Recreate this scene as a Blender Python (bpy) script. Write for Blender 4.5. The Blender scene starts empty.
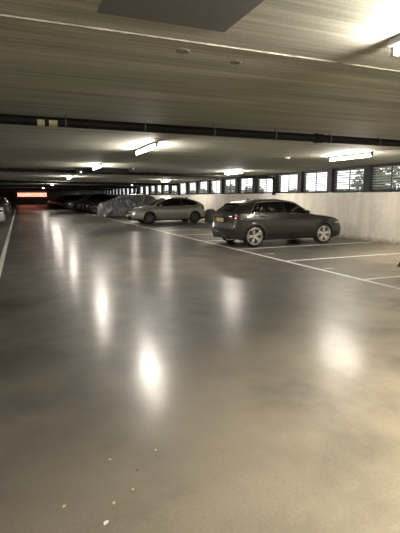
import bpy, bmesh, math, random
from mathutils import Vector, Matrix, noise as mnoise
random.seed(7)
SC = bpy.context.scene
COL = SC.collection
PI = math.pi

# ------------------------------------------------------------------ materials
def nt(name):
    m = bpy.data.materials.new(name); m.use_nodes = True
    t = m.node_tree; b = t.nodes['Principled BSDF']
    return m, t, b
def pos(t, scale=(1, 1, 1), obj=False):
    g = t.nodes.new('ShaderNodeTexCoord' if obj else 'ShaderNodeNewGeometry')
    mp = t.nodes.new('ShaderNodeMapping'); mp.inputs['Scale'].default_value = scale
    t.links.new(g.outputs['Object' if obj else 'Position'], mp.inputs['Vector'])
    return mp.outputs['Vector']
def nz(t, vec, scale, detail=4, rough=.55, dist=0.):
    n = t.nodes.new('ShaderNodeTexNoise'); n.inputs['Scale'].default_value = scale
    n.inputs['Detail'].default_value = detail; n.inputs['Roughness'].default_value = rough
    n.inputs['Distortion'].default_value = dist
    t.links.new(vec, n.inputs['Vector']); return n.outputs['Fac']
def ramp(t, fac, stops):
    r = t.nodes.new('ShaderNodeValToRGB'); e = r.color_ramp.elements
    while len(e) < len(stops): e.new(.5)
    for el, (p, c) in zip(e, stops):
        el.position = p; el.color = (c[0], c[1], c[2], 1) if isinstance(c, tuple) else (c, c, c, 1)
    t.links.new(fac, r.inputs['Fac']); return r.outputs['Color']
def mixc(t, a, b, fac, mode='MIX'):
    m = t.nodes.new('ShaderNodeMix'); m.data_type = 'RGBA'; m.blend_type = mode
    if isinstance(fac, (int, float)): m.inputs[0].default_value = fac
    else: t.links.new(fac, m.inputs[0])
    for s, i in ((a, 6), (b, 7)):
        if isinstance(s, tuple): m.inputs[i].default_value = (*s, 1)
        else: t.links.new(s, m.inputs[i])
    return m.outputs[2]
def bump(t, b, h, strength, dist=.01):
    n = t.nodes.new('ShaderNodeBump'); n.inputs['Strength'].default_value = strength
    n.inputs['Distance'].default_value = dist
    t.links.new(h, n.inputs['Height']); t.links.new(n.outputs['Normal'], b.inputs['Normal'])
def simple(name, c, rough=.5, metal=0., var=.12, scale=8., coat=0., bmp=0., spec=.5):
    m, t, b = nt(name)
    f = nz(t, pos(t, obj=True), scale, 3)
    lo = tuple(x*(1-var) for x in c); hi = tuple(min(1, x*(1+var)) for x in c)
    t.links.new(ramp(t, f, [(.3, lo), (.7, hi)]), b.inputs['Base Color'])
    b.inputs['Roughness'].default_value = rough; b.inputs['Metallic'].default_value = metal
    b.inputs['Coat Weight'].default_value = coat; b.inputs['Coat Roughness'].default_value = .04
    b.inputs['Specular IOR Level'].default_value = spec
    if bmp: bump(t, b, f, bmp)
    return m
def emis(name, c, s):
    m, t, b = nt(name); b.inputs['Base Color'].default_value = (.8, .8, .8, 1)
    b.inputs['Emission Color'].default_value = (*c, 1); b.inputs['Emission Strength'].default_value = s
    return m
def tinted_glass(name, tint):
    m = bpy.data.materials.new(name); m.use_nodes = True; t = m.node_tree; t.nodes.clear()
    o = t.nodes.new('ShaderNodeOutputMaterial'); mx = t.nodes.new('ShaderNodeMixShader')
    tr = t.nodes.new('ShaderNodeBsdfTransparent'); tr.inputs[0].default_value = (*tint, 1)
    gl = t.nodes.new('ShaderNodeBsdfGlossy'); gl.inputs['Roughness'].default_value = .03
    gl.inputs[0].default_value = (1, 1, 1, 1)
    fr = t.nodes.new('ShaderNodeFresnel'); fr.inputs[0].default_value = 1.5
    t.links.new(fr.outputs[0], mx.inputs[0]); t.links.new(tr.outputs[0], mx.inputs[1])
    t.links.new(gl.outputs[0], mx.inputs[2]); t.links.new(mx.outputs[0], o.inputs[0])
    return m

M = {}
def build_materials():
    # polished concrete floor
    m, t, b = nt('polished_concrete_floor')
    P = pos(t)
    big = nz(t, P, .35, 4, .6, .2); mid = nz(t, P, 1.3, 6, .6, .15); fine = nz(t, P, 60, 3, .6)
    c1 = ramp(t, big, [(.25, (.085, .083, .072)), (.75, (.145, .133, .112))])
    c2 = ramp(t, mid, [(.3, (.50, .51, .52)), (.7, (1.34, 1.31, 1.27))])
    c = mixc(t, c1, c2, 1., 'MULTIPLY')
    # lamp glow painted into paler near floor; darker burnished concrete along the driving lane
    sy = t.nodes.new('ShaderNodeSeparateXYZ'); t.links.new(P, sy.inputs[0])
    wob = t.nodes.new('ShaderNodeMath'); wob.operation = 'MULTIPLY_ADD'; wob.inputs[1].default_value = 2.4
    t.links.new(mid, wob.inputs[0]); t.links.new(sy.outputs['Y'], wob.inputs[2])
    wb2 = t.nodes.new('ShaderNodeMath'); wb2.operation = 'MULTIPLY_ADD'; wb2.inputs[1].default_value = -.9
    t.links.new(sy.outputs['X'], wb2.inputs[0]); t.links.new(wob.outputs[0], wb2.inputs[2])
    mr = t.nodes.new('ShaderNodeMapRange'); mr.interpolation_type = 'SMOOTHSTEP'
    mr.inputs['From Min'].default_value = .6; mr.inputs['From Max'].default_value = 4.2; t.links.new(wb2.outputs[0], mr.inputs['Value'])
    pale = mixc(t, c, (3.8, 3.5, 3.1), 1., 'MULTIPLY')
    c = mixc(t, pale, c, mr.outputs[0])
    c3 = ramp(t, fine, [(.35, .91), (.65, 1.05)])
    c = mixc(t, c, c3, 1., 'MULTIPLY')
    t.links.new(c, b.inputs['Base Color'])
    sx = t.nodes.new('ShaderNodeSeparateXYZ'); t.links.new(P, sx.inputs[0])
    wear = t.nodes.new('ShaderNodeMapRange'); wear.inputs['From Min'].default_value = 2.; wear.inputs['From Max'].default_value = 3.2
    wear.inputs['To Min'].default_value = 0.; wear.inputs['To Max'].default_value = .008; t.links.new(sx.outputs['X'], wear.inputs['Value'])
    ra_ = t.nodes.new('ShaderNodeMath'); ra_.operation = 'ADD'
    t.links.new(ramp(t, nz(t, P, 1.6, 4, .55, .1), [(.2, .205), (.8, .255)]), ra_.inputs[0]); t.links.new(wear.outputs[0], ra_.inputs[1])
    r = ra_.outputs[0]
    t.links.new(r, b.inputs['Coat Roughness']); b.inputs['Roughness'].default_value = .5
    cw = t.nodes.new('ShaderNodeMapRange'); cw.inputs['From Min'].default_value = 2.; cw.inputs['From Max'].default_value = 3.4
    cw.inputs['To Min'].default_value = .85; cw.inputs['To Max'].default_value = .22; t.links.new(sx.outputs['X'], cw.inputs['Value'])
    t.links.new(mixc(t, cw.outputs[0], ramp(t, nz(t, P, 1.9, 6, .65, .2), [(.3, .45), (.7, 1.)]), 1., 'MULTIPLY'), b.inputs['Coat Weight'])
    b.inputs['Specular IOR Level'].default_value = .3
    M['floor'] = m
    # ceiling concrete, board streaks running across the aisle
    def ceil(name, a, bb):
        m, t, b = nt(name)
        s = nz(t, pos(t, (.22, 5., 1)), 1.3, 5, .6, .3)
        s2 = nz(t, pos(t, (.6, 30., 1)), 1.0, 3, .6)
        g = nz(t, pos(t), .45, 4, .6); fine = nz(t, pos(t), 45, 3, .7)
        c = ramp(t, s, [(.3, a), (.7, bb)])
        c = mixc(t, c, ramp(t, s2, [(.3, .68), (.7, 1.10)]), 1., 'MULTIPLY')
        c = mixc(t, c, ramp(t, g, [(.35, (.84, .88, .78)), (.65, (1., 1., 1.))]), 1., 'MULTIPLY')
        c = mixc(t, c, ramp(t, fine, [(.3, .86), (.7, 1.08)]), 1., 'MULTIPLY')
        t.links.new(c, b.inputs['Base Color']); b.inputs['Roughness'].default_value = .75
        bump(t, b, s2, .35, .012)
        return m
    M['ceiling'] = ceil('board_marked_ceiling_concrete', (.35, .355, .30), (.62, .605, .53))
    # wall concrete: beige, vertical runs, small pits, dirt near the foot
    m, t, b = nt('beige_wall_concrete')
    v = nz(t, pos(t, (1, 2.2, .25)), 1.6, 5, .6, .4); p2 = nz(t, pos(t), 7, 5, .7); pits = nz(t, pos(t), 24, 2, .5)
    c = ramp(t, v, [(.28, (.68, .635, .55)), (.7, (.86, .81, .73))])
    c = mixc(t, c, ramp(t, p2, [(.3, .90), (.62, 1.03)]), 1., 'MULTIPLY')
    c = mixc(t, c, ramp(t, pits, [(.22, .5), (.28, 1.)]), 1., 'MULTIPLY')
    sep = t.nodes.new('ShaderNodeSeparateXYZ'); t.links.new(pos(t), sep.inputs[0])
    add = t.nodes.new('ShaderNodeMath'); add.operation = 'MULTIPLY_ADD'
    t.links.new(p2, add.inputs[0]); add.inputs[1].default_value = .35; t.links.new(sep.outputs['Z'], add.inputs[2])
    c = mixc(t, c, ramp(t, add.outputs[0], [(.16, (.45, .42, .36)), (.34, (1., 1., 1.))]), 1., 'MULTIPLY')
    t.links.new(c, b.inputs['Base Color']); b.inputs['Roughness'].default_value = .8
    bump(t, b, p2, .25, .01); M['wall'] = m
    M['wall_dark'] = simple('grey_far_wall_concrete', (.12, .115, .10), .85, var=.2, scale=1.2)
    # worn white paint
    m, t, b = nt('worn_white_floor_paint')
    f = nz(t, pos(t), 9, 5, .7)
    t.links.new(ramp(t, f, [(.3, (.32, .31, .27)), (.48, (.74, .73, .68))]), b.inputs['Base Color'])
    b.inputs['Roughness'].default_value = .5; M['paint'] = m
    m, t, b = nt('faded_floor_stencil_paint')
    t.links.new(ramp(t, nz(t, pos(t), 14, 4, .7), [(.4, (.2, .19, .16)), (.6, (.55, .54, .5))]), b.inputs['Base Color'])
    b.inputs['Roughness'].default_value = .5; M['faint'] = m
    M['patch'] = simple('dark_grey_panel', (.13, .13, .122), .7, var=.08, scale=20)
    M['joint'] = simple('pale_joint_mortar', (.34, .335, .29), .8, var=.35, scale=14)
    M['black_pipe'] = simple('black_plastic_pipe', (.004, .004, .004), .6, var=.3, spec=.25)
    M['clip'] = simple('dull_pipe_clip_steel', (.10, .10, .095), .6, .3)
    M['steel'] = simple('galvanised_steel', (.42, .42, .40), .4, .8)
    M['sticker'] = simple('yellowed_pipe_sticker', (.40, .35, .23), .7)
    M['housing'] = simple('white_lamp_housing', (.40, .39, .37), .4)
    M['capgrey'] = simple('grey_lamp_end_cap', (.18, .18, .17), .5)
    M['tube'] = emis('glowing_tube', (1., .92, .81), 560.)
    M['white_plastic'] = simple('white_plastic', (.75, .74, .7), .4)
    M['dark_plastic'] = simple('dark_plastic', (.02, .02, .02), .45)
    M['window_dark'] = simple('dark_painted_window_steel', (.014, .014, .015), .6)
    M['black_matte'] = simple('matte_black_sheet', (.004, .004, .004), .9, spec=.15)
    M['slat'] = simple('pale_louvre_slat', (.55, .56, .54), .45, .2)
    M['leaf_green'] = simple('shrub_leaf', (.05, .085, .03), .5, var=.4, scale=3)
    M['bark'] = simple('shrub_bark', (.06, .045, .03), .9)
    M['soil'] = simple('outside_ground', (.12, .12, .08), .9, var=.4, scale=1)
    M['dry_leaf'] = simple('dry_leaf', (.62, .50, .26), .6)
    M['paper'] = simple('paper_scrap', (.8, .8, .76), .7)
    # red light box with uneven bright patches
    m, t, b = nt('red_lit_sign_face')
    f = nz(t, pos(t, (1., 1, 2.2)), 1.6, 3, .6)
    col = ramp(t, f, [(.36, (1., .20, .12)), (.62, (1., .42, .30))])
    t.links.new(col, b.inputs['Emission Color']); b.inputs['Emission Strength'].default_value = 2.2
    b.inputs['Base Color'].default_value = (.5, .08, .05, 1); M['sign'] = m
    M['sign_frame'] = simple('dark_red_sign_frame', (.12, .012, .01), .5)
    # cars
    def paintm(name, c, metal, rough):
        m, t, b = nt(name)
        fl = nz(t, pos(t, obj=True), 300, 1, .5)
        t.links.new(ramp(t, fl, [(.3, tuple(x*.85 for x in c)), (.7, tuple(x*1.15 for x in c))]), b.inputs['Base Color'])
        b.inputs['Metallic'].default_value = metal; b.inputs['Roughness'].default_value = rough
        b.inputs['Coat Weight'].default_value = 1.; b.inputs['Coat Roughness'].default_value = .03
        return m
    M['paint_brown'] = paintm('brown_grey_metallic_paint', (.020, .0195, .016), .45, .38)
    M['paint_silver'] = paintm('silver_beige_metallic_paint', (.36, .35, .31), .55, .36)
    M['paint_black'] = paintm('black_car_paint', (.004, .0045, .005), .0, .4)
    M['paint_navy'] = paintm('very_dark_blue_car_paint', (.004, .005, .009), .0, .4)
    M['paint_lightgrey'] = paintm('light_grey_car_paint', (.40, .39, .37), .3, .4)
    M['black_trim'] = simple('black_gloss_trim', (.008, .008, .008), .18)
    M['rough_trim'] = simple('black_rough_bumper_plastic', (.018, .018, .018), .55)
    M['seam'] = simple('panel_gap_shadow_rubber', (.004, .004, .004), .8)
    M['chrome'] = simple('bright_trim_metal', (.78, .77, .74), .18, 1., var=.04)
    M['rim'] = simple('silver_alloy_rim', (.80, .79, .76), .28, .75, var=.05)
    M['rim_dark'] = simple('dark_alloy_rim', (.10, .10, .10), .3, .7, var=.05)
    M['tyre'] = simple('tyre_rubber', (.014, .014, .014), .75)
    M['disc'] = simple('brake_disc_metal', (.16, .155, .15), .45, .8)
    M['under'] = simple('underbody_black', (.008, .008, .008), .9)
    M['seat_cloth'] = simple('dark_seat_cloth', (.02, .02, .021), .85)
    M['glass'] = tinted_glass('tinted_car_glass', (.42, .45, .42))
    M['glass_clear'] = tinted_glass('clear_car_glass', (.78, .82, .77))
    M['glass_dark'] = tinted_glass('dark_privacy_glass', (.10, .105, .10))
    M['red_lens'] = simple('red_tail_lens', (.10, .004, .005), .12, coat=1.)
    M['clear_lens'] = simple('clear_lamp_lens', (.55, .56, .56), .08, .5, coat=1.)
    M['smoked_lens'] = simple('smoked_lamp_lens', (.10, .10, .105), .12, .5, coat=1.)
    M['plate'] = simple('yellow_number_plate', (.55, .43, .16), .5)
    M['plate_blue'] = simple('blue_plate_strip', (.02, .06, .3), .45)
    # car cover
    m, t, b = nt('grey_car_cover_fabric')
    t.links.new(ramp(t, nz(t, pos(t), 3, 4), [(.3, (.11, .114, .128)), (.7, (.19, .194, .21))]), b.inputs['Base Color'])
    b.inputs['Roughness'].default_value = .3; b.inputs['Specular IOR Level'].default_value = .9
    M['cover'] = m
    M['mound'] = simple('grey_plastic_bin', (.13, .13, .115), .6, var=.25, scale=5)
build_materials()

# ------------------------------------------------------------------ helpers
def tag(o, label=None, cat=None, group=None, kind=None):
    if label: o['label'] = label
    if cat: o['category'] = cat
    if group: o['group'] = group
    if kind: o['kind'] = kind
    return o
def empty(name, loc, rz=0.):
    o = bpy.data.objects.new(name, None); COL.objects.link(o)
    o.empty_display_size = .1; o.location = loc; o.rotation_euler = (0, 0, rz); return o
def link(name, bm, mats, parent=None, smooth=False, angle=None):
    me = bpy.data.meshes.new(name); bm.to_mesh(me); bm.free()
    if not isinstance(mats, (list, tuple)): mats = [mats]
    for m in mats: me.materials.append(m)
    if smooth:
        for p in me.polygons: p.use_smooth = True
        if angle: me.set_sharp_from_angle(angle=math.radians(angle))
    o = bpy.data.objects.new(name, me); COL.objects.link(o)
    if parent: o.parent = parent
    return o
def box(bm, c, s, rot=None, bev=0., mi=0):
    r = bmesh.ops.create_cube(bm, size=1.)
    vs = r['verts']
    mat = Matrix.Diagonal((*s, 1))
    if rot is not None: mat = rot.to_4x4() @ mat
    bmesh.ops.transform(bm, matrix=Matrix.Translation(c) @ mat, verts=vs)
    fs = {f for v in vs for f in v.link_faces}
    for f in fs: f.material_index = mi
    if bev:
        es = list({e for v in vs for e in v.link_edges})
        bmesh.ops.bevel(bm, geom=es, offset=bev, segments=2, affect='EDGES', profile=.7)
def tube(bm, pts, r, n=12, caps=True, mi=0):
    pts = [Vector(p) for p in pts]; rings = []
    up = Vector((0, 0, 1))
    for i, p in enumerate(pts):
        d = (pts[min(i+1, len(pts)-1)] - pts[max(i-1, 0)]).normalized()
        a = d.cross(up if abs(d.z) < .95 else Vector((1, 0, 0))).normalized(); b_ = d.cross(a)
        rr = r[i] if isinstance(r, (list, tuple)) else r
        rings.append([bm.verts.new(p + a*math.cos(2*PI*k/n)*rr + b_*math.sin(2*PI*k/n)*rr) for k in range(n)])
    for a, b_ in zip(rings, rings[1:]):
        for k in range(n):
            f = bm.faces.new((a[k], a[(k+1) % n], b_[(k+1) % n], b_[k])); f.material_index = mi; f.smooth = True
    if caps:
        bm.faces.new(rings[0]).material_index = mi; bm.faces.new(rings[-1][::-1]).material_index = mi
def lathe(bm, prof, n=40, axis='Y', c=(0, 0, 0), mi=0):
    """prof: list of (r, h) ; axis along which h runs"""
    rings = []
    for r, h in prof:
        ring = []
        for k in range(n):
            a = 2*PI*k/n
            if axis == 'Y': v = (c[0]+r*math.cos(a), c[1]+h, c[2]+r*math.sin(a))
            else: v = (c[0]+r*math.cos(a), c[1]+r*math.sin(a), c[2]+h)
            ring.append(bm.verts.new(v))
        rings.append(ring)
    for a, b_ in zip(rings, rings[1:]):
        for k in range(n):
            f = bm.faces.new((a[k], a[(k+1) % n], b_[(k+1) % n], b_[k])); f.material_index = mi
    return rings
def quad(bm, pts, mi=0):
    f = bm.faces.new([bm.verts.new(p) for p in pts]); f.material_index = mi; return f
def kids(o): return [c for c in bpy.data.objects if c.parent == o]
def copy_tree(o, parent=None):
    c = o.copy(); COL.objects.link(c)
    if parent: c.parent = parent
    for ch in kids(o): copy_tree(ch, c)
    return c

# ------------------------------------------------------------------ measures of the place
XW, XE, XL = 10.90, 5.675, -0.47        # right wall, right bay edge, left bay edge
ZC, ZS = 2.53, 1.663                    # ceiling, window sill
YF, YB = 92., -9.                       # far wall, wall behind
XLW = -5.9

def struct(name, bm, m, parent=None):
    o = link(name, bm, m, parent); 
    if parent is None: o['kind'] = 'structure'
    return o
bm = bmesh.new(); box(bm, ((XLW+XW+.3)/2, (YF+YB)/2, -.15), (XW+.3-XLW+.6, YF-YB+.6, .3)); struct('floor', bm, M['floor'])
bm = bmesh.new(); box(bm, ((XLW+XW+.35)/2, (YF+YB)/2, ZC+.15), (XW+.35-XLW+.6, YF-YB+.6, .3)); struct('ceiling', bm, M['ceiling'])
bm = bmesh.new(); box(bm, (XLW-.15, (YF+YB)/2, ZC/2), (.3, YF-YB, ZC)); struct('wall_left', bm, M['wall_dark'])
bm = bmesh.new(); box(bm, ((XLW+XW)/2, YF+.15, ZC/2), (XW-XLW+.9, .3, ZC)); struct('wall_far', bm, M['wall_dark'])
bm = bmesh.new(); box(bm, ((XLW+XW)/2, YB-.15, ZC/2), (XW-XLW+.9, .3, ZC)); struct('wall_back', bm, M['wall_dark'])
# right wall: low concrete wall under the window band, cast in panels
bm = bmesh.new()
edges = [YB, 1.4, 7.0, 12.72, 18.4, 24.1, 29.8, 35.5, 41.2, 46.9, 52.6, 58.3, 64., 69.7, 75.4, 81.1, 86.8, YF]
for a, b_ in zip(edges, edges[1:]):
    box(bm, (XW+.15, (a+b_)/2, ZS/2-.02), (.3, b_-a-.022, ZS-.04), bev=.006)
box(bm, (XW+.17, (YF+YB)/2, ZS/2-.05), (.24, YF-YB, ZS-.10))
struct('wall_right', bm, M['wall'])
bm = bmesh.new()
box(bm, (XW+.15, (YF+YB)/2, ZS-.015), (.31, YF-YB, .035)); struct('trim_1', bm, M['window_dark'])
bm = bmesh.new(); box(bm, (XW+.15, (YF+YB)/2, ZC-.02), (.3, YF-YB, .04)); struct('trim_2', bm, M['window_dark'])
bm = bmesh.new(); box(bm, ((XLW+XW)/2, 2.908, ZC-.004), (XW-XLW, .013, .012)); struct('trim_3', bm, M['joint'])

# ------------------------------------------------------------------ windows (band under the ceiling)
P0, PITCH = 11.66, 1.93
def window(i, y0, y1, fine):
    root = empty('window_%d' % i, (XW+.15, (y0+y1)/2, ZS)); root['kind'] = 'structure'
    H = ZC-.04-ZS; L = y1-y0
    bm = bmesh.new()
    box(bm, (-.01, L/2-.14, H/2), (.27, .28, H))                          # pier at the far side
    box(bm, (0, -L/2+.015, H/2), (.06, .03, H)); box(bm, (0, 0, .022), (.06, L, .045)); box(bm, (0, 0, H-.022), (.06, L, .045))
    box(bm, (.0, -.13, H/2), (.035, .03, H))
    link('window_frame', bm, M['window_dark'], root)
    bm = bmesh.new()
    n = 9 if fine else 7
    for k in range(n):
        z = .085 + k*(H-.15)/(n-1)
        box(bm, (.015, -.125, z), (.078, L-.3, .013), Matrix.Rotation(math.radians(24), 3, 'Y'))
    link('louvre_slats', bm, M['slat'], root)
i = 1
y = P0 - PITCH*3
while y < YF-3:
    window(i, y-PITCH+.17, y+.17-.0, y < 30); y += PITCH; i += 1
first = P0-PITCH*4
bm = bmesh.new(); box(bm, (XW+.15, (YB+first+.17)/2, (ZS+ZC)/2), (.26, first+.17-YB, ZC-ZS-.05)); struct('trim_4', bm, M['window_dark'])

# outside: ground and shrubs seen through the louvres
bm = bmesh.new(); box(bm, (XW+10.5, 40, .6), (20, 110, 1.2)); struct('ground_outside', bm, M['soil'])
def shrub(x, y, h, r, lab, seed, grp):
    rnd = random.Random(seed)
    root = empty('shrub', (x, y, 1.2)); tag(root, lab, 'shrub', grp)
    bm = bmesh.new()
    for k in range(6):
        a = rnd.uniform(0, 6.28); e = Vector((math.cos(a)*r*.6, math.sin(a)*r*.6, h*.85))
        tube(bm, [(0, 0, 0), (e.x*.3, e.y*.3, h*.4), tuple(e)], [.035, .025, .01], 6)
    link('stems', bm, M['bark'], root)
    bm = bmesh.new()
    for k in range(620):
        th = rnd.uniform(0, 6.28); ph = rnd.uniform(-1, 1); rr = rnd.uniform(.5, 1.)
        c = Vector((math.cos(th)*r*rr*math.sqrt(1-ph*ph), math.sin(th)*r*rr*math.sqrt(1-ph*ph), h*.55+ph*h*.45*rr))
        s = rnd.uniform(.07, .15)
        u = Vector((rnd.uniform(-1, 1), rnd.uniform(-1, 1), rnd.uniform(-1, 1))).normalized()
        w = u.orthogonal().normalized()
        quad(bm, [c-u*s, c+w*s*.45, c+u*s, c-w*s*.45])
    link('foliage', bm, M['leaf_green'], root)
sh = [(12.5, 12.35, 1.5, .7), (13.2, 13.9, 1.5, .75), (13.4, 15.6, .62, .6), (13.5, 17.6, .55, .55), (13.6, 19.5, .7, .7), (12.9, 23.0, .95, .7),
      (13.1, 26.3, 1.1, .7), (12.8, 29.9, .9, .65), (13.2, 33.5, .8, .7), (12.8, 38.5, .95, .8), (13.3, 44.5, .9, .8), (13.0, 51., .9, .8)]
slab = ['tall dark shrub behind the louvres of the rightmost window', 'tall dark shrub at the right edge behind the rightmost window louvres']
for k, (x, y, h, r) in enumerate(sh):
    shrub(x, y, h, r, slab[k] if k < 2 else 'green leafy shrub outside behind one of the louvred windows further along the wall', k,
          None if k < 2 else 'shrubs outside the windows')

# ------------------------------------------------------------------ floor paint
def strip(name, pts, w, m, label, cat, group=None, z=.0025):
    """painted stripe following pts on the floor"""
    (x0, y0), (x1, y1) = pts
    d = Vector((x1-x0, y1-y0, 0)); L = d.length; d.normalize(); n = Vector((-d.y, d.x, 0))
    bm = bmesh.new()
    rnd = random.Random(int(x0*100+y0*7)); k = max(2, int(L/.5))
    l, r = [], []
    for i in range(k+1):
        p = Vector((x0, y0, z)) + d*L*i/k
        l.append(bm.verts.new(p + n*(w/2+rnd.uniform(-.003, .003)))); r.append(bm.verts.new(p - n*(w/2+rnd.uniform(-.003, .003))))
    for i in range(k): bm.faces.new((r[i], r[i+1], l[i+1], l[i]))
    e = bmesh.ops.extrude_face_region(bm, geom=bm.faces[:])
    bmesh.ops.translate(bm, verts=[v for v in e['geom'] if isinstance(v, bmesh.types.BMVert)], vec=(0, 0, -.0025))
    bmesh.ops.recalc_face_normals(bm, faces=bm.faces[:])
    o = link(name, bm, m); tag(o, label, cat, group); return o
strip('lane_edge_line', [(XE, YB+.5), (XE, YF-1)], .10, M['paint'], 'long white painted line along the mouth of the right-hand parking bays', 'floor marking')
strip('lane_edge_line', [(XL, YB+.5), (XL, YF-1)], .10, M['paint'], 'long white painted line along the left-hand parking bays at the left edge', 'floor marking')
bay_labels = {6.04: 'short white bay line at the right edge, closest of the bay lines',
              8.54: 'white bay line in the empty space in front of the dark hatchback',
              11.04: 'white bay line right beside the near wheels of the dark hatchback'}
y = 6.04
while y < 84:
    yy = round(y, 2)
    strip('bay_line', [(XE+.05, yy), (XW-.25, yy)], .10, M['paint'],
          bay_labels.get(yy, 'white painted bay line on the floor beyond the dark hatchback'), 'floor marking',
          None if yy in bay_labels else 'bay lines beyond the dark hatchback')
    y += 2.5
for (x, y, lab) in ((6.04, 9.83, 'faded white dash of bay marking beside the dark hatchback rear wheel'), (5.93, 7.29, 'faded white dash of bay marking nearest the lower right corner')):
    strip('bay_marking', [(x-.13, y), (x+.13, y)], .11, M['faint'], lab, 'floor marking')

# ------------------------------------------------------------------ lamps
def lamp_proto():
    root = empty('batten_lamp', (0, 0, 0))
    bm = bmesh.new(); box(bm, (0, 0, -.024), (.085, 1.52, .048), bev=.008); link('lamp_housing', bm, M['housing'], root)
    bm = bmesh.new(); tube(bm, [(0, -.72, -.092), (0, .72, -.092)], .016, 14); link('lamp_tube', bm, M['tube'], root)
    for s in (-1, 1):
        bm = bmesh.new(); box(bm, (0, s*.745, -.065), (.036, .03, .085), bev=.006); link('end_cap', bm, M['capgrey'], root)
    return root
lp = None
lampsA = [(2.38, 1.62, 'lit tube lamp cut off by the upper right corner of the picture'),
          (2.48, 8.95, 'lit tube lamp hanging over the aisle just past the black pipe'),
          (2.45, 14.9, 'lit tube lamp on the ceiling just before the long dark overhead box'),
          (2.45, 23.5, None), (2.5, 31.6, None), (2.5, 36.6, None), (2.5, 50.5, None), (2.5, -5.5, None), (-3.2, 1.6, 0), (-3.2, -5.5, 0)]  # left column and the one behind are unseen, added for ambient fill
lampsB = [(7.72, 8.9, 'lit tube lamp over the bays above the front of the dark hatchback'),
          (8.25, 16.4, 'lit tube lamp near the windows beyond the dark hatchback'),
          (8.45, 26.1, 'lit tube lamp above the silver hatchback'),
          (8.5, 34.4, None), (7.8, 1.2, 0), (7.8, -5.5, 0)]
for x, y, lab in lampsA + lampsB:
    if lp is None: o = lp = lamp_proto()
    else: o = copy_tree(lp)
    o.location = (x, y, ZC)
    if lab: tag(o, lab, 'lamp', 'tube lamps on the ceiling')
    elif lab is None and y > 0: tag(o, 'small distant lit tube lamp on the ceiling deep in the garage', 'lamp', 'tube lamps on the ceiling')
    else: tag(o, 'unseen tube lamp added on the ceiling for fill light, to the side or behind', 'lamp', 'tube lamps on the ceiling')

# ------------------------------------------------------------------ pipes under the ceiling
def pipe(y, z0, z1, r, lab, stickers=False, drop=True, cl=None):
    root = empty('drain_pipe', (2., y, 0)); tag(root, lab, 'pipe')
    X0, X1 = XLW+.02, XW-.14
    zz = lambda x: z0 + (z1-z0)*max(0, min(1, (x-0)/(XW)))
    bm = bmesh.new()
    pts = [(X0-2, 0, zz(X0)), (-2, 0, zz(0))] + [(X1-2-.12, 0, zz(X1))]
    if drop: pts += [(X1-2-.03, 0, zz(X1)-.03), (X1-2, 0, zz(X1)-.12), (X1-2, 0, ZS-.06)]
    else: pts += [(X1-2, 0, zz(X1))]
    tube(bm, pts, r, 16); link('pipe_run', bm, M['black_pipe'], root)
    x = XLW+.3; k = 0
    while x < X1-.3:
        z = zz(x)
        bm = bmesh.new()
        lathe_x = [(-.02, r+.006), (.02, r+.006)]
        tube(bm, [(x-2-.010, 0, z), (x-2+.010, 0, z)], r+.005, 16)
        tube(bm, [(x-2, 0, z+r), (x-2, 0, ZC+.005)], .0055, 6); 
        link('pipe_hanger', bm, M['clip'], root); x += 1.035; k += 1
    for xc in (cl or []):
        bm = bmesh.new(); z = zz(xc)
        tube(bm, [(xc-2-.05, 0, z), (xc-2+.05, 0, z)], r+.012, 16); tube(bm, [(xc-2-.075, 0, z), (xc-2-.05, 0, z)], r+.02, 16)
        link('coupling', bm, M['black_pipe'], root)
    if drop:
        bm = bmesh.new(); tube(bm, [(X1-2, 0, ZS-.10), (X1-2, 0, ZS+.02)], r+.02, 16); link('pipe_shoe', bm, M['black_pipe'], root)
    if stickers:
        for xs, w in ((.31, .085), (.455, .10)):
            bm = bmesh.new()
            n = 8; z = zz(xs); a0, a1 = math.radians(170), math.radians(262); vs = []
            for q in range(n+1):
                a = a0+(a1-a0)*q/n
                vs.append([bm.verts.new((xs-2+s*w/2, math.cos(a)*(r+.003), z+math.sin(a)*(r+.003)+.0)) for s in (-1, 1)])
            for p_, q_ in zip(vs, vs[1:]): bm.faces.new((p_[0], p_[1], q_[1], q_[0]))
            link('pipe_sticker', bm, M['sticker'], root)
    return root
pipe(5.98, 2.435, 2.405, .060, 'nearest black pipe hanging across the whole ceiling, two yellowed stickers on it', True, False, [4.55, 6.5, -1.2])
pipe(17.3, 2.46, 2.33, .060, 'second black pipe across the ceiling, dropping down the wall behind the dark hatchback', False, True, [5.2])
pipe(30.1, 2.44, 2.35, .075, 'third black pipe across the ceiling above the silver and covered cars', False, True)
pipe(42.3, 2.44, 2.37, .085, 'fourth thin black pipe across the ceiling far back', False, True)
pipe(55.0, 2.44, 2.38, .085, 'farthest black pipe across the ceiling', False, True)

# ceiling bits
bm = bmesh.new(); box(bm, (.865, 1.72, ZC-.006), (.79, 1.86, .012), bev=.003)
tag(link('ceiling_panel', bm, M['patch']), 'flat dark grey rectangular panel on the ceiling at the top edge', 'panel')
bm = bmesh.new()
def flatdisc(x, y, rx, ry, name, lab, m, n=24):
    bm = bmesh.new(); rings = []
    for h, f in ((0, 1), (-.006, 1), (-.009, .8)):
        rings.append([bm.verts.new((x+rx*f*math.cos(2*PI*k/n), y+ry*f*math.sin(2*PI*k/n), ZC+h)) for k in range(n)])
    for a, b_ in zip(rings, rings[1:]):
        for k in range(n): bm.faces.new((a[k], b_[k], b_[(k+1) % n], a[(k+1) % n]))
    bm.faces.new(rings[-1]); 
    tag(link(name, bm, m), lab, 'ceiling cap', 'round caps on the near ceiling')
M['capc'] = simple('patched_concrete_plug', (.17, .165, .13), .8)
flatdisc(1.15, 3.11, .05, .05, 'ceiling_plug', 'round dull plug in the ceiling, left one of the pair past the joint', M['capc'])
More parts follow.
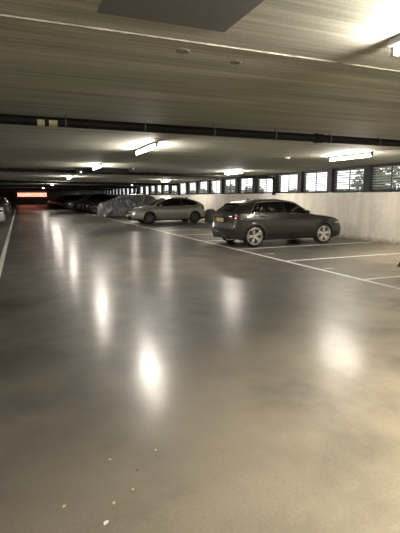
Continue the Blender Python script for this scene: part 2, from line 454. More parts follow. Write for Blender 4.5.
flatdisc(1.62, 3.20, .045, .045, 'ceiling_plug', 'round dull plug in the ceiling, right one of the pair past the joint', M['capc'])
def dome(x, y, r, name, lab, m, drop=0):
    root = empty(name, (x, y, ZC)); tag(root, lab, 'detector')
    bm = bmesh.new(); lathe(bm, [(r, 0), (r, -.015-drop), (r*.75, -.035-drop), (r*.35, -.045-drop), (.001, -.048-drop)], 20, 'Z'); link('detector_head', bm, m, root, True, 40)
    bm = bmesh.new(); lathe(bm, [(.001, .001), (r*1.25, .001), (r*1.25, -.010), (.001, -.010)], 20, 'Z'); link('mounting_plate', bm, m, root)
dome(6.72, 10.15, .06, 'smoke_detector', 'small white round detector on the ceiling above the dark hatchback', M['white_plastic'])
dome(3.95, 15.9, .05, 'motion_detector', 'small dark detector on the ceiling right of the dark overhead box', M['dark_plastic'], .05)
root = empty('motion_detector', (2.05, 15.9, ZC)); tag(root, 'small white detector on a thin stem at the left end of the dark overhead box', 'detector')
bm = bmesh.new(); tube(bm, [(0, 0, .002), (0, 0, -.17)], .007, 8); link('stem', bm, M['dark_plastic'], root)
bm = bmesh.new(); lathe(bm, [(.001, -.16), (.03, -.165), (.042, -.19), (.03, -.215), (.001, -.222)], 16, 'Z'); link('detector_head', bm, M['white_plastic'], root, True, 60)
# long dark overhead box
root = empty('overhead_box', (2.85, 16.2, ZC)); tag(root, 'long dark box hanging across the aisle under the ceiling', 'overhead box')
bm = bmesh.new(); box(bm, (0, 0, -.10), (1.9, .10, .17), bev=.008); link('box_body', bm, M['black_matte'], root)
for s in (-1, 1):
    bm = bmesh.new(); tube(bm, [(s*.93, 0, -.19), (s*.93, 0, .002)], .012, 8); link('hanging_rod', bm, M['steel'], root)

# red sign
root = empty('lit_sign', (2.42, YF-.1, 1.9)); tag(root, 'long glowing red sign on the dark far wall', 'sign')
bm = bmesh.new(); box(bm, (0, .04, 0), (5.7, .12, 1.02), bev=.03); link('sign_frame', bm, M['sign_frame'], root)
bm = bmesh.new(); box(bm, (0, -.035, 0), (5.3, .05, .74), bev=.02); link('sign_face', bm, M['sign'], root)

# ------------------------------------------------------------------ cars
def pchip(xs, ys):
    n = len(xs); h = [xs[i+1]-xs[i] for i in range(n-1)]; d = [(ys[i+1]-ys[i])/h[i] for i in range(n-1)]
    m = [0]*n; m[0] = d[0]; m[-1] = d[-1]
    for i in range(1, n-1):
        if d[i-1]*d[i] <= 0: m[i] = 0
        else:
            w1 = 2*h[i]+h[i-1]; w2 = h[i]+2*h[i-1]; m[i] = (w1+w2)/(w1/d[i-1]+w2/d[i])
    def f(x):
        x = max(xs[0], min(xs[-1], x))
        i = 0
        while i < n-2 and x > xs[i+1]: i += 1
        t = (x-xs[i])/h[i]
        return ((1+2*t)*(1-t)**2*ys[i] + t*(1-t)**2*h[i]*m[i] + t*t*(3-2*t)*ys[i+1] + t*t*(t-1)*h[i]*m[i+1])
    return f

class Shape:
    """keys: (u, xb, zb, xr, zr, yr, zt, curv, W)"""
    def __init__(s, L, keys, wheels, ra, zw, sill=.19, fb=.07, rb=.05):
        s.L = L; s.keys = keys; s.wheels = wheels; s.ra = ra; s.zw = zw; s.sill = sill; s.fb = fb; s.rb = rb
        us = [k[0] for k in keys]; s.u0, s.u1 = us[0], us[-1]
        s.f = [pchip(us, [k[i] for k in keys]) for i in range(1, 9)]
    def zs(s, u):
        z = s.sill + .05*max(0, 1-(u-s.u0)/.5)**2 + .08*max(0, 1-(s.u1-u)/.5)**2
        for w in s.wheels:
            d = abs(u-w)
            if d < s.ra: z = max(z, s.zw+math.sqrt(s.ra**2-d*d))
        return z
    def bul(s, u, z):
        if u < s.u0+.45: return -s.fb*(1-(u-s.u0)/.45)**2*math.exp(-((z-.42)/.22)**2)
        if u > s.u1-.35: return s.rb*(1-(s.u1-u)/.35)**2*math.exp(-((z-.48)/.17)**2)
        return 0.
    def side(s, u, q):
        xb, zb, xr, zr, yr, zt, cv, W = [f(u) for f in s.f]
        zl = s.zs(u); z = zl+(zb-zl)*q
        # profile by absolute height so that the flanks stay smooth over the arches
        k = (z-s.sill)/(zb-s.sill)
        pr = [(0, .93), (.12, .968), (.3, .99), (.5, 1.), (.66, .998), (.78, .988), (.88, .962), (1, .925)]
        for (a, va), (b_, vb) in zip(pr, pr[1:]):
            if k <= b_ or b_ == 1: break
        v = va+(vb-va)*max(0, min(1, (k-a)/(b_-a)))
        fl = 0.
        for w in s.wheels:
            rr = math.hypot(u-w, z-s.zw)
            fl = max(fl, .022*math.exp(-((rr-s.ra)/.05)**2))
        x = u + (xb-u)*q**2 + s.bul(u, z)
        return Vector((x, W*v+fl*min(1, (1-k)*3), z))
    def top(s, u, t, r):
        """t belt->rail (r=0), then r rail->centre"""
        xb, zb, xr, zr, yr, zt, cv, W = [f(u) for f in s.f]
        yb = W*.925
        if r == 0:
            y = yb+(yr-yb)*t + .018*math.sin(PI*t); z = zb+(zr-zb)*t; x = xb+(xr-xb)*t
        else:
            y = yr*(1-r); z = zr+(zt-zr)*(1-(1-r)**2.2); x = xr
        return Vector((x+cv*(1-(y/yb)**2)*(0 if r == 0 and t < 0 else 1), y, z))

QR = [0, .08, .16, .26, .36, .46, .56, .64, .71, .78, .84, .90, .95, 1.]
TR = [.035, .10, .25, .42, .6, .76, .88, .94, 1.]
RR = [.10, .2, .35, .5, .65, .8, .9, 1.]

def make_car(name, label, cat, S, mats, zones, wheel_r, track, spec):
    """zones: dict of u limits. mats: paint, rim, glass..."""
    root = empty(name, (0, 0, 0)); tag(root, label, cat)
    L2 = S.L/2
    # stations
    us = set()
    step = spec.get('step', .045)
    n = int((S.u1-S.u0)/step)
    for i in range(n+1): us.add(round(S.u0+(S.u1-S.u0)*i/n, 4))
    for w in S.wheels:
        na = spec.get('arch', 28)
        for i in range(na+1): us.add(round(w-S.ra*math.cos(PI*i/na), 4))
        us.add(round(w-S.ra-.004, 4)); us.add(round(w+S.ra+.004, 4))
    for k in ('A', 'ws0', 'ws1', 'fw0', 'fw1', 'rw0', 'rw1', 'qw0', 'qw1', 'rg0', 'rg1', 'fd0', 'fd1', 'rd1', 'hood'):
        if k in zones: us.add(round(zones[k], 4))
    for k in ('fd0', 'fd1', 'rd1', 'hood'):
        if k in zones: us.add(round(zones[k]+.010, 4))
    us = sorted(us); cl = [us[0]]
    keep = {round(zones[k], 4) for k in zones} | {round(zones[k]+.010, 4) for k in ('fd0', 'fd1', 'rd1', 'hood') if k in zones}
    for u in us[1:]:
        if u-cl[-1] < .004 and u not in keep: continue
        cl.append(u)
    us = cl
    rows = [('q', q) for q in QR] + [('t', t) for t in TR] + [('r', r) for r in RR]
    def P(u, row):
        k, v = row
        if k == 'q': p = S.side(u, v)
        elif k == 't': p = S.top(u, v, 0)
        else: p = S.top(u, 1, v)
        return p
    full = [(r, 1) for r in rows] + [(r, -1) for r in rows[-2::-1]]
    grid = []
    for u in us:
        col = []
        for r, sg in full:
            p = P(u, r); col.append(Vector((p.x-L2, p.y*sg, p.z)))
        grid.append(col)
    nr = len(full)
    Z = zones
    parts = {}
    def put(key, pts, mi=0):
        parts.setdefault(key, []).append((pts, mi))
    def inr(u, a, b_): return Z.get(a, 99) - 1e-5 <= u <= Z.get(b_, -99)+1e-5
    for i in range(len(us)-1):
        um = (us[i]+us[i+1])/2
        for j in range(nr-1):
            (ra, sa), (rb, sb) = full[j], full[j+1]
            sg = 1 if j < nr//2 else -1
            lo, hi = (ra, rb) if sg == 1 else (rb, ra)
            kind, v1 = hi; v0 = lo[1] if lo[0] == hi[0] else 0
            vm = (v0+v1)/2
            key, mi = 'body', 0
            sfx = '_l' if sg == 1 else '_r'
            seam = any(k in Z and Z[k] < um < Z[k]+.010 for k in ('fd0', 'fd1', 'rd1'))
            if kind == 'q':
                if seam and vm > .06: mi = 1
                elif vm > .08 and inr(um, 'fd0', 'fd1'): key = 'front_door'+sfx
                elif vm > .08 and inr(um, 'fd1', 'rd1'): key = 'rear_door'+sfx
                elif vm <= .08 and spec.get('skirt'): mi = 2
                zf = (grid[i][j].z+grid[i][j+1].z)/2
                if um > S.u1-.3 and zf < spec.get('rlow', .33): mi = 2
                if um < S.u0+.3 and zf < spec.get('flow', .27): mi = 2
            elif kind == 't':
                glass = .10-1e-6 <= v0 and v1 <= .88+1e-6
                if glass and inr(um, 'fw0', 'fw1'): key = 'front_side_window'+sfx
                elif glass and inr(um, 'rw0', 'rw1'): key = 'rear_side_window'+sfx
                elif glass and inr(um, 'qw0', 'qw1'): key = 'quarter_window'+sfx
                elif inr(um, 'fw0', 'qw1') and v1 <= .94: mi = 3
            else:
                if v0 >= .10-1e-6 and inr(um, 'ws0', 'ws1'): key = 'windshield'
                elif v0 >= .10-1e-6 and inr(um, 'rg0', 'rg1'): key = 'rear_window'
                elif 'hood' in Z and Z['hood'] < um < Z['hood']+.01: mi = 1
            a, b_, c, d = grid[i][j], grid[i][j+1], grid[i+1][j+1], grid[i+1][j]
            put(key, (a, b_, c, d), mi)
    # end caps
    for end, i in ((-1, 0), (1, len(us)-1)):
        u = us[i]; arc = [k for k in range(nr) if full[k][0][0] != 'q' or full[k][0][1] == 1]
        arcp = [grid[i][k] for k in arc]; yb = arcp[0].y
        cv = S.f[6](u); rowsP = []
        for q in QR[:-1]:
            p = S.side(u, q)
            rowsP.append([Vector((p.x-L2+cv*(1-(a.y/yb)**2), p.y*a.y/yb, p.z)) for a in arcp])
        e = S.side(u, 1.)
        rowsP.append([Vector((e.x-L2+cv*(1-(a.y/yb)**2), a.y, e.z)) for a in arcp])
        rowsP.append(arcp)
        for r0, r1 in zip(rowsP, rowsP[1:]):
            zc = (r0[0].z+r1[0].z)/2
            for a, b_, c, d in zip(r0, r0[1:], r1[1:], r1):
                mi = 0
                if end == 1 and zc < spec.get('rlow', .33): mi = 2
                if end == -1:
                    ym = abs((a.y+b_.y)/2)
                    if zc < spec.get('flow', .27): mi = 2
                    if spec.get('grille') and ym < spec['grille'][0] and spec['grille'][1] < zc < spec['grille'][2]: mi = 3
                put('body', (d, c, b_, a) if end == 1 else (a, b_, c, d), mi)
    body = None
    order = ['body'] + sorted(k for k in parts if k != 'body')
    for key in order:
        bm = bmesh.new()
        vmap = {}
        for pts, mi in parts[key]:
            vs = []
            for p in pts:
                k = (round(p.x, 5), round(p.y, 5), round(p.z, 5))
                if k not in vmap: vmap[k] = bm.verts.new(p)
                if vmap[k] not in vs: vs.append(vmap[k])
            if len(vs) >= 3:
                try:
                    f = bm.faces.new(vs); f.material_index = mi
                except ValueError: pass
        bmesh.ops.recalc_face_normals(bm, faces=bm.faces[:])
        nm = key[:-2] if key[-2:] in ('_l', '_r') else key
        if nm == 'windshield': mm = M['glass_clear']
        elif nm == 'rear_window': mm = M[mats['rear_glass']]
        elif nm in ('rear_side_window', 'quarter_window'): mm = M[mats['side_glass']]
        elif nm == 'front_side_window': mm = M['glass_clear' if mats.get('clear_front') else mats['side_glass']]
        else: mm = [M[mats['paint']], M['seam'], M['rough_trim'], M['black_trim']]
        o = link({'body': 'car_body'}.get(nm, nm), bm, mm, root, True, 38)
        if key.startswith('front_door') or key.startswith('rear_door'):
            sg = 1 if key.endswith('_l') else -1
            uu = Z['fd1']-.17 if key.startswith('front') else Z['rd1']-.24
            p = S.side(uu, .885); p.x -= L2; p.y *= sg
            hb = bmesh.new(); box(hb, (p.x, p.y+sg*.022, p.z), (.20, .022, .028), bev=.008)
            box(hb, (p.x-.08, p.y+sg*.008, p.z), (.03, .04, .024)); box(hb, (p.x+.08, p.y+sg*.008, p.z), (.03, .04, .024))
            link('door_handle', hb, M[mats['paint']] if not spec.get('chromehandle') else M['chrome'], o)
    # surface helpers for lamps, plates and trims
    def per(end, sdist, z, off):
        """sdist<0 along the flank from the end, >0 across the end towards the centre (metres)"""
        u = S.u1 if end == 1 else S.u0
        if sdist <= 0:
            uu = u+end*sdist
            zb = S.f[1](uu); zl = S.zs(uu); q = (z-zl)/(zb-zl); p = S.side(uu, min(1, q))
            return Vector((p.x-L2+end*off*.6*(1 if sdist > -.1 else .3), p.y+off, z))
        zb = S.f[1](u); zl = S.zs(u); q = (z-zl)/(zb-zl); p = S.side(u, min(1, q)); yb = S.f[7](u)*.925
        y = p.y-sdist; c = y/p.y
        return Vector((p.x-L2+S.f[6](u)*(1-c*c)+end*off, y+off*max(0, c-.8)*3, z))
    def lens(pname, end, sg, s0, s1, z0f, z1f, m, parent=root, off=.008, ns=18, nz_=6):
        bm = bmesh.new(); g = []
        for a in range(ns+1):
            sd = s0+(s1-s0)*a/ns; f = a/ns; zl, zh = z0f(f), z1f(f)
            g.append([bm.verts.new((lambda v: (v.x, v.y*sg, v.z))(per(end, sd, zl+(zh-zl)*k/nz_, off*(1 if 0 < a < ns and 0 < k < nz_ else .1)))) for k in range(nz_+1)])
        for a in range(ns):
            for k in range(nz_): bm.faces.new((g[a][k], g[a+1][k], g[a+1][k+1], g[a][k+1]))
        bmesh.ops.recalc_face_normals(bm, faces=bm.faces[:])
        return link(pname, bm, m, parent, True)
    # wheels
    for wi, wx in enumerate(S.wheels):
        for sg in (1, -1):
            wr = wheel_r; yo = track*sg
            we = empty('wheel', (wx-L2, yo, S.zw-.0)); we.parent = root
            bm = bmesh.new()
            w2 = .105; ri = wr*.775
            lathe(bm, [(ri, -w2*.9), (ri+.02, -w2), (wr-.035, -w2), (wr-.008, -w2*.82), (wr, -w2*.55), (wr, w2*.55), (wr-.008, w2*.82), (wr-.035, w2), (ri+.02, w2), (ri, w2*.9), (ri-.01, w2*.5), (ri-.01, -w2*.5), (ri, -w2*.9)], 48)
            link('tyre', bm, M['tyre'], we, True, 50)
            bm = bmesh.new()
            ro = sg*w2*.78
            lathe(bm, [(ri+.004, ro+sg*.014), (ri-.014, ro+sg*.018), (ri-.022, ro), (ri-.03, -ro)], 48)
            ns = spec.get('spokes', 5)
            for k in range(ns):
                a0 = 2*PI*k/ns + .3 + wi
                for da in spec.get('pair', (-.17, .17)):
                    a1 = a0+da
                    p0 = Vector((math.cos(a0+da*.35)*.04, ro-sg*.012, math.sin(a0+da*.35)*.04)); p1 = Vector((math.cos(a1)*(ri-.012), ro+sg*.004, math.sin(a1)*(ri-.012)))
                    d = (p1-p0); Ln = d.length; d.normalize(); tt = d.cross(Vector((0, 1, 0))).normalized(); nn = tt.cross(d)
                    w0, w1 = spec.get('spw', (.020, .015))
                    vs = []
                    for q, ww in ((p0, w0), (p1, w1)):
                        for s1_, s2_ in ((-1, -1), (1, -1), (1, 1), (-1, 1)):
                            vs.append(bm.verts.new(q + tt*ww*s1_ + nn*.014*s2_))
                    for idx in ((0, 1, 5, 4), (1, 2, 6, 5), (2, 3, 7, 6), (3, 0, 4, 7), (0, 3, 2, 1), (4, 5, 6, 7)): bm.faces.new([vs[t_] for t_ in idx])
            lathe(bm, [(.001, ro+sg*.006), (.05, ro+sg*.002), (.062, ro-sg*.02), (.062, ro-sg*.05)], 20)
            bmesh.ops.recalc_face_normals(bm, faces=bm.faces[:])
            link('rim', bm, M[mats['rim']], we, True, 30)
            bm = bmesh.new(); lathe(bm, [(.001, ro-sg*.05), (ri*.68, ro-sg*.05), (ri*.68, ro-sg*.07), (.001, ro-sg*.07)], 32); link('brake_disc', bm, M['disc'], we)
            bm = bmesh.new(); lathe(bm, [(.001, ro-sg*.10), (ri-.012, ro-sg*.10)], 32); link('wheel_back', bm, M['under'], we)
            # arch liner
            bm = bmesh.new(); na = 24; rr = S.ra-.003; rings = []
            for yy in (.45, S.f[7](wx)*.955):
                rings.append([bm.verts.new((wx-L2+rr*math.cos(PI*k/na), yy*sg, S.zw+rr*math.sin(PI*k/na) if 0 < k < na else S.sill)) for k in range(na+1)])
            for k in range(na): bm.faces.new((rings[0][k], rings[0][k+1], rings[1][k+1], rings[1][k]))
            bm.faces.new(rings[0])
            link('wheel_arch_liner', bm, M['under'], root)
    # underbody
    bm = bmesh.new(); w0, w1 = S.wheels; ra = S.ra
    box(bm, (0, 0, S.sill+.06), (S.L-.5, .88, .10))
    box(bm, ((w0+w1)/2-L2, 0, S.sill+.055), (w1-w0-2*ra-.02, S.f[7](2.)*1.84, .09))
    box(bm, ((S.u0+w0-ra)/2-L2+.06, 0, S.sill+.11), (w0-ra-S.u0-.16, 1.3, .08))
    box(bm, ((S.u1+w1+ra)/2-L2-.04, 0, S.sill+.14), (S.u1-w1-ra-.12, 1.3, .09))
    for wx in S.wheels: box(bm, (wx-L2, 0, S.zw), (.07, track*2-.2, .07))
    link('underbody', bm, M['under'], root)
    if spec.get('interior', True):
        zb = S.f[1](2.3)
        for sg in (1, -1):
            bm = bmesh.new(); R_ = Matrix.Rotation(math.radians(16), 3, 'Y')
            box(bm, (2.62-L2, .37*sg, .80), (.13, .46, .62), R_, .04); box(bm, (2.32-L2, .37*sg, .50), (.50, .48, .16), None, .04)
            s_ = link('front_seat', bm, M['seat_cloth'], root, True, 40)
            bm = bmesh.new(); box(bm, (2.73-L2, .37*sg, 1.20), (.09, .25, .17), R_, .035); tube(bm, [(2.71-L2, .33*sg, 1.05), (2.73-L2, .33*sg, 1.2)], .008, 6); link('headrest', bm, M['seat_cloth'], s_, True, 40)
        bm = bmesh.new(); R_ = Matrix.Rotation(math.radians(20), 3, 'Y')
        box(bm, (3.55-L2, 0, .78), (.14, 1.25, .56), R_, .04); box(bm, (3.25-L2, 0, .50), (.48, 1.3, .16), None, .04)
        s_ = link('rear_bench', bm, M['seat_cloth'], root, True, 40)
        for y_ in (-.4, .4):
            bm = bmesh.new(); box(bm, (3.66-L2, y_, 1.10), (.07, .24, .13), R_, .03); link('headrest', bm, M['seat_cloth'], s_, True, 40)
        bm = bmesh.new(); box(bm, (1.66-L2, 0, .80), (.42, 1.36, .22), Matrix.Rotation(math.radians(-6), 3, 'Y'), .05); link('dashboard', bm, M['rough_trim'], root, True, 40)
        bm = bmesh.new(); c0 = Vector((1.98-L2, spec.get('driver', -1)*.37, .90)); pts = []
        for k in range(25):
            a = 2*PI*k/24; v = Vector((0, math.cos(a)*.18, math.sin(a)*.18)); v.rotate(Matrix.Rotation(math.radians(-24), 3, 'Y')); pts.append(c0+v)
        tube(bm, pts, .014, 8, False); tube(bm, [c0+Vector((0, -.17, 0)), c0+Vector((0, .17, 0))], .016, 6); tube(bm, [c0, c0+Vector((-.2, 0, -.08))], .03, 8)
        link('steering_wheel', bm, M['rough_trim'], root)
        bm = bmesh.new(); box(bm, (0.2, 0, .36), (2.3, 1.3, .06)); link('cabin_floor', bm, M['under'], root)
    # mirrors
    if 'mir' in Z:
        for sg in (1, -1):
            p = S.top(Z['mir'], .06, 0); p.x -= L2
            bm = bmesh.new(); c = Vector((p.x+.02, (p.y+.13)*sg, p.z+.055))
            bmesh.ops.create_uvsphere(bm, u_segments=16, v_segments=10, radius=1., matrix=Matrix.Translation(c) @ Matrix.Diagonal((.075, .115, .070, 1)))
            for v in bm.verts:
                if v.co.x > c.x+.03: v.co.x = c.x+.03
            tube(bm, [(p.x, (p.y-.01)*sg, p.z+.01), (c.x, c.y-.07*sg, c.z-.03)], .022, 8)
            mo = link('side_mirror', bm, M[mats['mirror']], root, True, 50)
            bm = bmesh.new(); lathe_c = []
            bmesh.ops.create_circle(bm, cap_ends=True, segments=20, radius=1., matrix=Matrix.Translation((c.x+.032, c.y, c.z)) @ Matrix.Rotation(PI/2, 4, 'Y') @ Matrix.Diagonal((.055, .095, 1, 1)))
            link('mirror_glass', bm, M['chrome'], mo)
    return root, lens, per

# --- dark brown-grey hatchback (rear to the aisle)
def keysA():
    #  u     xb    zb    xr    zr    yr   zt   curv  W
    ks = [(.10, .12, .67, .12, .70, .52, .72, -.13, .70),
            (.20, .21, .75, .22, .775, .54, .80, -.12, .79),
            (.50, .50, .835, .50, .865, .55, .895, -.08, .865),
            (.90, .90, .89, .90, .915, .56, .945, -.04, .885),
            (1.20, 1.20, .92, 1.20, .94, .60, .97, -.05, .89),
            (1.36, 1.33, .935, 1.36, .97, .66, 1.0, -.16, .892),
            (1.72, 1.64, .945, 1.68, 1.165, .645, 1.215, -.11, .893),
            (2.08, 1.97, .952, 2.03, 1.335, .60, 1.385, -.07, .893),
            (2.40, 2.34, .958, 2.36, 1.380, .585, 1.424, -.02, .893),
            (2.90, 2.90, .966, 2.82, 1.382, .58, 1.430, 0., .893),
            (3.30, 3.42, .978, 3.16, 1.358, .575, 1.408, 0., .892),
            (3.55, 3.72, .99, 3.38, 1.325, .57, 1.378, 0., .886),
            (3.78, 3.93, 1.0, 3.66, 1.278, .57, 1.335, .01, .872),
            (3.88, 4.02, 1.0, 3.80, 1.238, .58, 1.290, .02, .86),
            (4.10, 4.12, .99, 4.08, 1.06, .64, 1.09, .05, .80),
            (4.20, 4.17, .975, 4.17, .99, .65, 1.005, .07, .74)]
    c = .957
    return [(k[0]*c, k[1]*c, k[2], k[3]*c, k[4], k[5], k[6], k[7], k[8]) for k in ks]
SA = Shape(4.31*.957, keysA(), (.885*.957, 3.52*.957), .345, .322)
ZA = {k: v*.957 for k, v in dict(ws0=1.36, ws1=2.08, fw0=1.50, fw1=2.40, rw0=2.47, rw1=3.08, qw0=3.12, qw1=3.48, rg0=3.88, rg1=4.15, fd0=1.42, fd1=2.43, rd1=3.42, mir=1.70).items()}
audi, lensA, perA = make_car('hatchback_car', 'dark brown-grey hatchback parked nose to the wall in the nearest bay', 'car', SA,
    dict(paint='paint_brown', rim='rim', side_glass='glass', rear_glass='glass_dark', mirror='paint_brown', clear_front=True), ZA, .322, .79,
    dict(skirt=False, rlow=.36, flow=.25, step=.04))
AL2 = SA.L/2
def audi_extras():
    root = audi
    for sg in (1, -1):
        tl = lensA('tail_light', 1, sg, -.30, .26, lambda f: .80+.03*(1-f), lambda f: .935 if f > .3 else .885+.05*f/.3, M['red_lens'])
        tl['label'] = 'red tail light wrapping the rear corner'
        lensA('lamp_strip', 1, sg, -.12, .22, lambda f: .850, lambda f: .858, M['clear_lens'], tl, .013)
        lensA('headlight', -1, sg, -.30, .24, lambda f: .61+.04*(1-f), lambda f: .72-.03*(1-f), M['clear_lens'])
        lensA('rear_reflector', 1, sg, .06, .22, lambda f: .40, lambda f: .425, M['red_lens'])
        bm = bmesh.new(); tube(bm, [(AL2-.22, sg*.50, .235), (AL2-.02, sg*.50, .235)], .036, 14); link('exhaust_tip', bm, M['chrome'], root, True, 40)
        # bright strip framing the side windows
        pts = []
        def tp(u, t): p = SA.top(u, t, 0); return (p.x-AL2, (p.y+.004)*sg, p.z)
        for k in range(0, 29): pts.append(tp(1.46+(3.335-1.46)*k/28, .915))
        for t in (.8, .6, .4, .2, .08): pts.append(tp(3.342, t))
        for k in range(0, 21): pts.append(tp(3.335-(3.335-1.40)*k/20, .075))
        bm = bmesh.new(); tube(bm, pts, .0085, 6); link('window_trim', bm, M['chrome'], root)
    # spoiler
    bm = bmesh.new(); n = 16; prev = None
    for k in range(n+1):
        y_ = -.575+1.15*k/n; c = 1-(y_/.64)**2
        xs, zt = SA.top(3.62, 1, .02).x-AL2, SA.top(3.62, 1, 1-abs(y_)/.58 if abs(y_) < .57 else .02).z
        ring = [bm.verts.new(v) for v in ((xs, y_, zt+.004), (xs+.13, y_, zt-.010+.006*c), (xs+.20+.03*c, y_, zt-.035), (xs+.19+.03*c, y_, zt-.055), (xs+.10, y_, zt-.075))]
        if prev:
            for a in range(5): bm.faces.new((prev[a], prev[(a+1) % 5], ring[(a+1) % 5], ring[a]))
        else: bm.faces.new(ring[::-1])
        prev = ring
    bm.faces.new(prev); bmesh.ops.recalc_face_normals(bm, faces=bm.faces[:])
    link('roof_spoiler', bm, M['paint_brown'], root, True, 35)
    # plate on the hatch, in a recess panel
    x = perA(1, SA.side(SA.u1, .7).y, .795, 0).x
    bm = bmesh.new(); box(bm, (x+.006, 0, .795), (.02, .60, .15), bev=.006); pr = link('plate_recess', bm, M['black_trim'], root)
    bm = bmesh.new(); box(bm, (x+.021, 0, .795), (.010, .52, .11), bev=.002); pl = link('number_plate', bm, M['plate'], root); pl['label'] = 'yellow number plate'
    bm = bmesh.new(); box(bm, (x+.0272, .238, .795), (.003, .04, .105)); link('plate_strip', bm, M['plate_blue'], pl)
    # four ring badge
    xb = perA(1, SA.side(SA.u1, .9).y, .92, 0).x
    bm = bmesh.new()
    for k in range(4):
        c0 = Vector((xb+.012, -.0825+.055*k, .922)); pts = [c0+Vector((0, math.cos(2*PI*q/20)*.036, math.sin(2*PI*q/20)*.036)) for q in range(21)]
        tube(bm, pts, .005, 6, False)
    link('badge', bm, M['chrome'], root)
    bm = bmesh.new(); box(bm, (x+.03, 0, .30), (.03, .9, .10), bev=.01); link('rear_diffuser', bm, M['rough_trim'], root)
    bm = bmesh.new(); p = SA.top(3.25, 1, 1.); tube(bm, [(p.x-AL2, 0, p.z-.01), (p.x-AL2+.09, 0, p.z+.06)], [.014, .005], 8); box(bm, (p.x-AL2+.02, 0, p.z+.006), (.12, .035, .018), bev=.005); link('roof_antenna', bm, M['dark_plastic'], root)
    bm = bmesh.new(); tube(bm, [(AL2-.155, -.05, 1.09), (AL2-.07, .30, 1.02)], .008, 6); link('rear_wiper', bm, M['dark_plastic'], root)
audi_extras()
audi.location = (5.66+AL2, 11.28+.9, 0); audi.rotation_euler = (0, 0, PI)

# --- silver hatchback (nose to the aisle)
def keysO():
    return [(.10, .12, .66, .12, .69, .50, .71, -.16, .66),
            (.22, .23, .73, .24, .765, .52, .79, -.14, .78),
            (.55, .55, .82, .55, .86, .55, .895, -.09, .875),
            (.90, .90, .885, .90, .92, .56, .955, -.05, .90),
            (1.12, 1.12, .925, 1.12, .95, .60, .985, -.07, .903),
            (1.24, 1.22, .94, 1.25, .98, .66, 1.01, -.18, .905),
            (1.65, 1.58, .96, 1.62, 1.20, .65, 1.25, -.12, .906),
            (2.10, 1.98, .975, 2.05, 1.385, .61, 1.435, -.07, .906),
            (2.45, 2.38, .988, 2.40, 1.43, .59, 1.478, -.02, .906),
            (2.90, 2.88, 1.0, 2.85, 1.428, .585, 1.480, 0., .906),
            (3.35, 3.42, 1.02, 3.26, 1.375, .575, 1.435, 0., .904),
            (3.65, 3.78, 1.055, 3.56, 1.305, .565, 1.37, 0., .898),
            (3.88, 3.97, 1.08, 3.84, 1.225, .555, 1.29, .01, .88),
            (4.02, 4.07, 1.06, 4.00, 1.16, .56, 1.21, .03, .86),
            (4.18, 4.19, .99, 4.17, 1.04, .60, 1.07, .06, .80),
            (4.27, 4.24, .95, 4.24, .975, .62, .99, .08, .72)]
SO = Shape(4.37, keysO(), (.93, 3.60), .355, .325)
ZO = dict(ws0=1.24, ws1=2.10, fw0=1.42, fw1=2.42, rw0=2.48, rw1=3.22, qw0=3.26, qw1=3.68, rg0=4.03, rg1=4.20, fd0=1.38, fd1=2.45, rd1=3.46, mir=1.60)
opel, lensO, perO = make_car('hatchback_car', 'silver-beige hatchback parked nose towards the aisle beyond the dark hatchback', 'car', SO,
    dict(paint='paint_silver', rim='rim_dark', side_glass='glass_dark', rear_glass='glass_dark', mirror='paint_silver'), ZO, .325, .80,
    dict(skirt=True, rlow=.34, flow=.30, grille=(.46, .30, .46), step=.05, spw=(.024, .018)))
OL2 = 4.37/2
def opel_extras():
    root = opel
    for sg in (1, -1):
        h = lensO('headlight', -1, sg, -.34, .26, lambda f: .61+.06*(1-f), lambda f: .72-.0*(1-f), M['clear_lens'])
        lensO('light_strip', -1, sg, -.10, .20, lambda f: .62+.02*(1-f), lambda f: .638+.02*(1-f), M['chrome'], h, .012)
        lensO('fog_light', -1, sg, .02, .20, lambda f: .36, lambda f: .43, M['black_trim'])
        lensO('tail_light', 1, sg, -.28, .24, lambda f: .80, lambda f: .91, M['red_lens'])
        def tp(u, t): p = SO.top(u, t, 0); return (p.x-OL2, (p.y+.004)*sg, p.z)
        pts = [tp(1.48+(3.70-1.48)*k/28, .915) for k in range(29)]
        bm = bmesh.new(); tube(bm, pts, .008, 6); link('window_trim', bm, M['chrome'], root)
    x = perO(-1, SO.side(SO.u0, .8).y, .56, 0).x
    bm = bmesh.new(); box(bm, (x+.004, 0, .60), (.03, .80, .085), bev=.012); g = link('upper_grille', bm, M['black_trim'], root)
    bm = bmesh.new(); box(bm, (x-.014, 0, .60), (.012, .74, .016), bev=.004); link('grille_bar', bm, M['chrome'], g)
    bm = bmesh.new(); c0 = Vector((x-.028, 0, .60)); tube(bm, [c0+Vector((0, math.cos(2*PI*q/20)*.055, math.sin(2*PI*q/20)*.055)) for q in range(21)], .007, 6, False)
    tube(bm, [c0+Vector((0, -.06, -.012)), c0+Vector((0, .005, .008)), c0+Vector((0, -.005, -.008)), c0+Vector((0, .06, .012))], .007, 6); link('badge', bm, M['chrome'], root)
    bm = bmesh.new(); box(bm, (x-.035, 0, .45), (.012, .52, .11), bev=.002); link('number_plate', bm, M['plate'], root)['label'] = 'yellow number plate'
    bm = bmesh.new(); p = SO.top(3.5, 1, 1.); box(bm, (p.x-OL2+.02, 0, p.z+.02), (.12, .03, .05), bev=.01); link('roof_antenna', bm, M['dark_plastic'], root)
opel_extras()
opel.location = (5.64+OL2, 23.15+.91, 0)

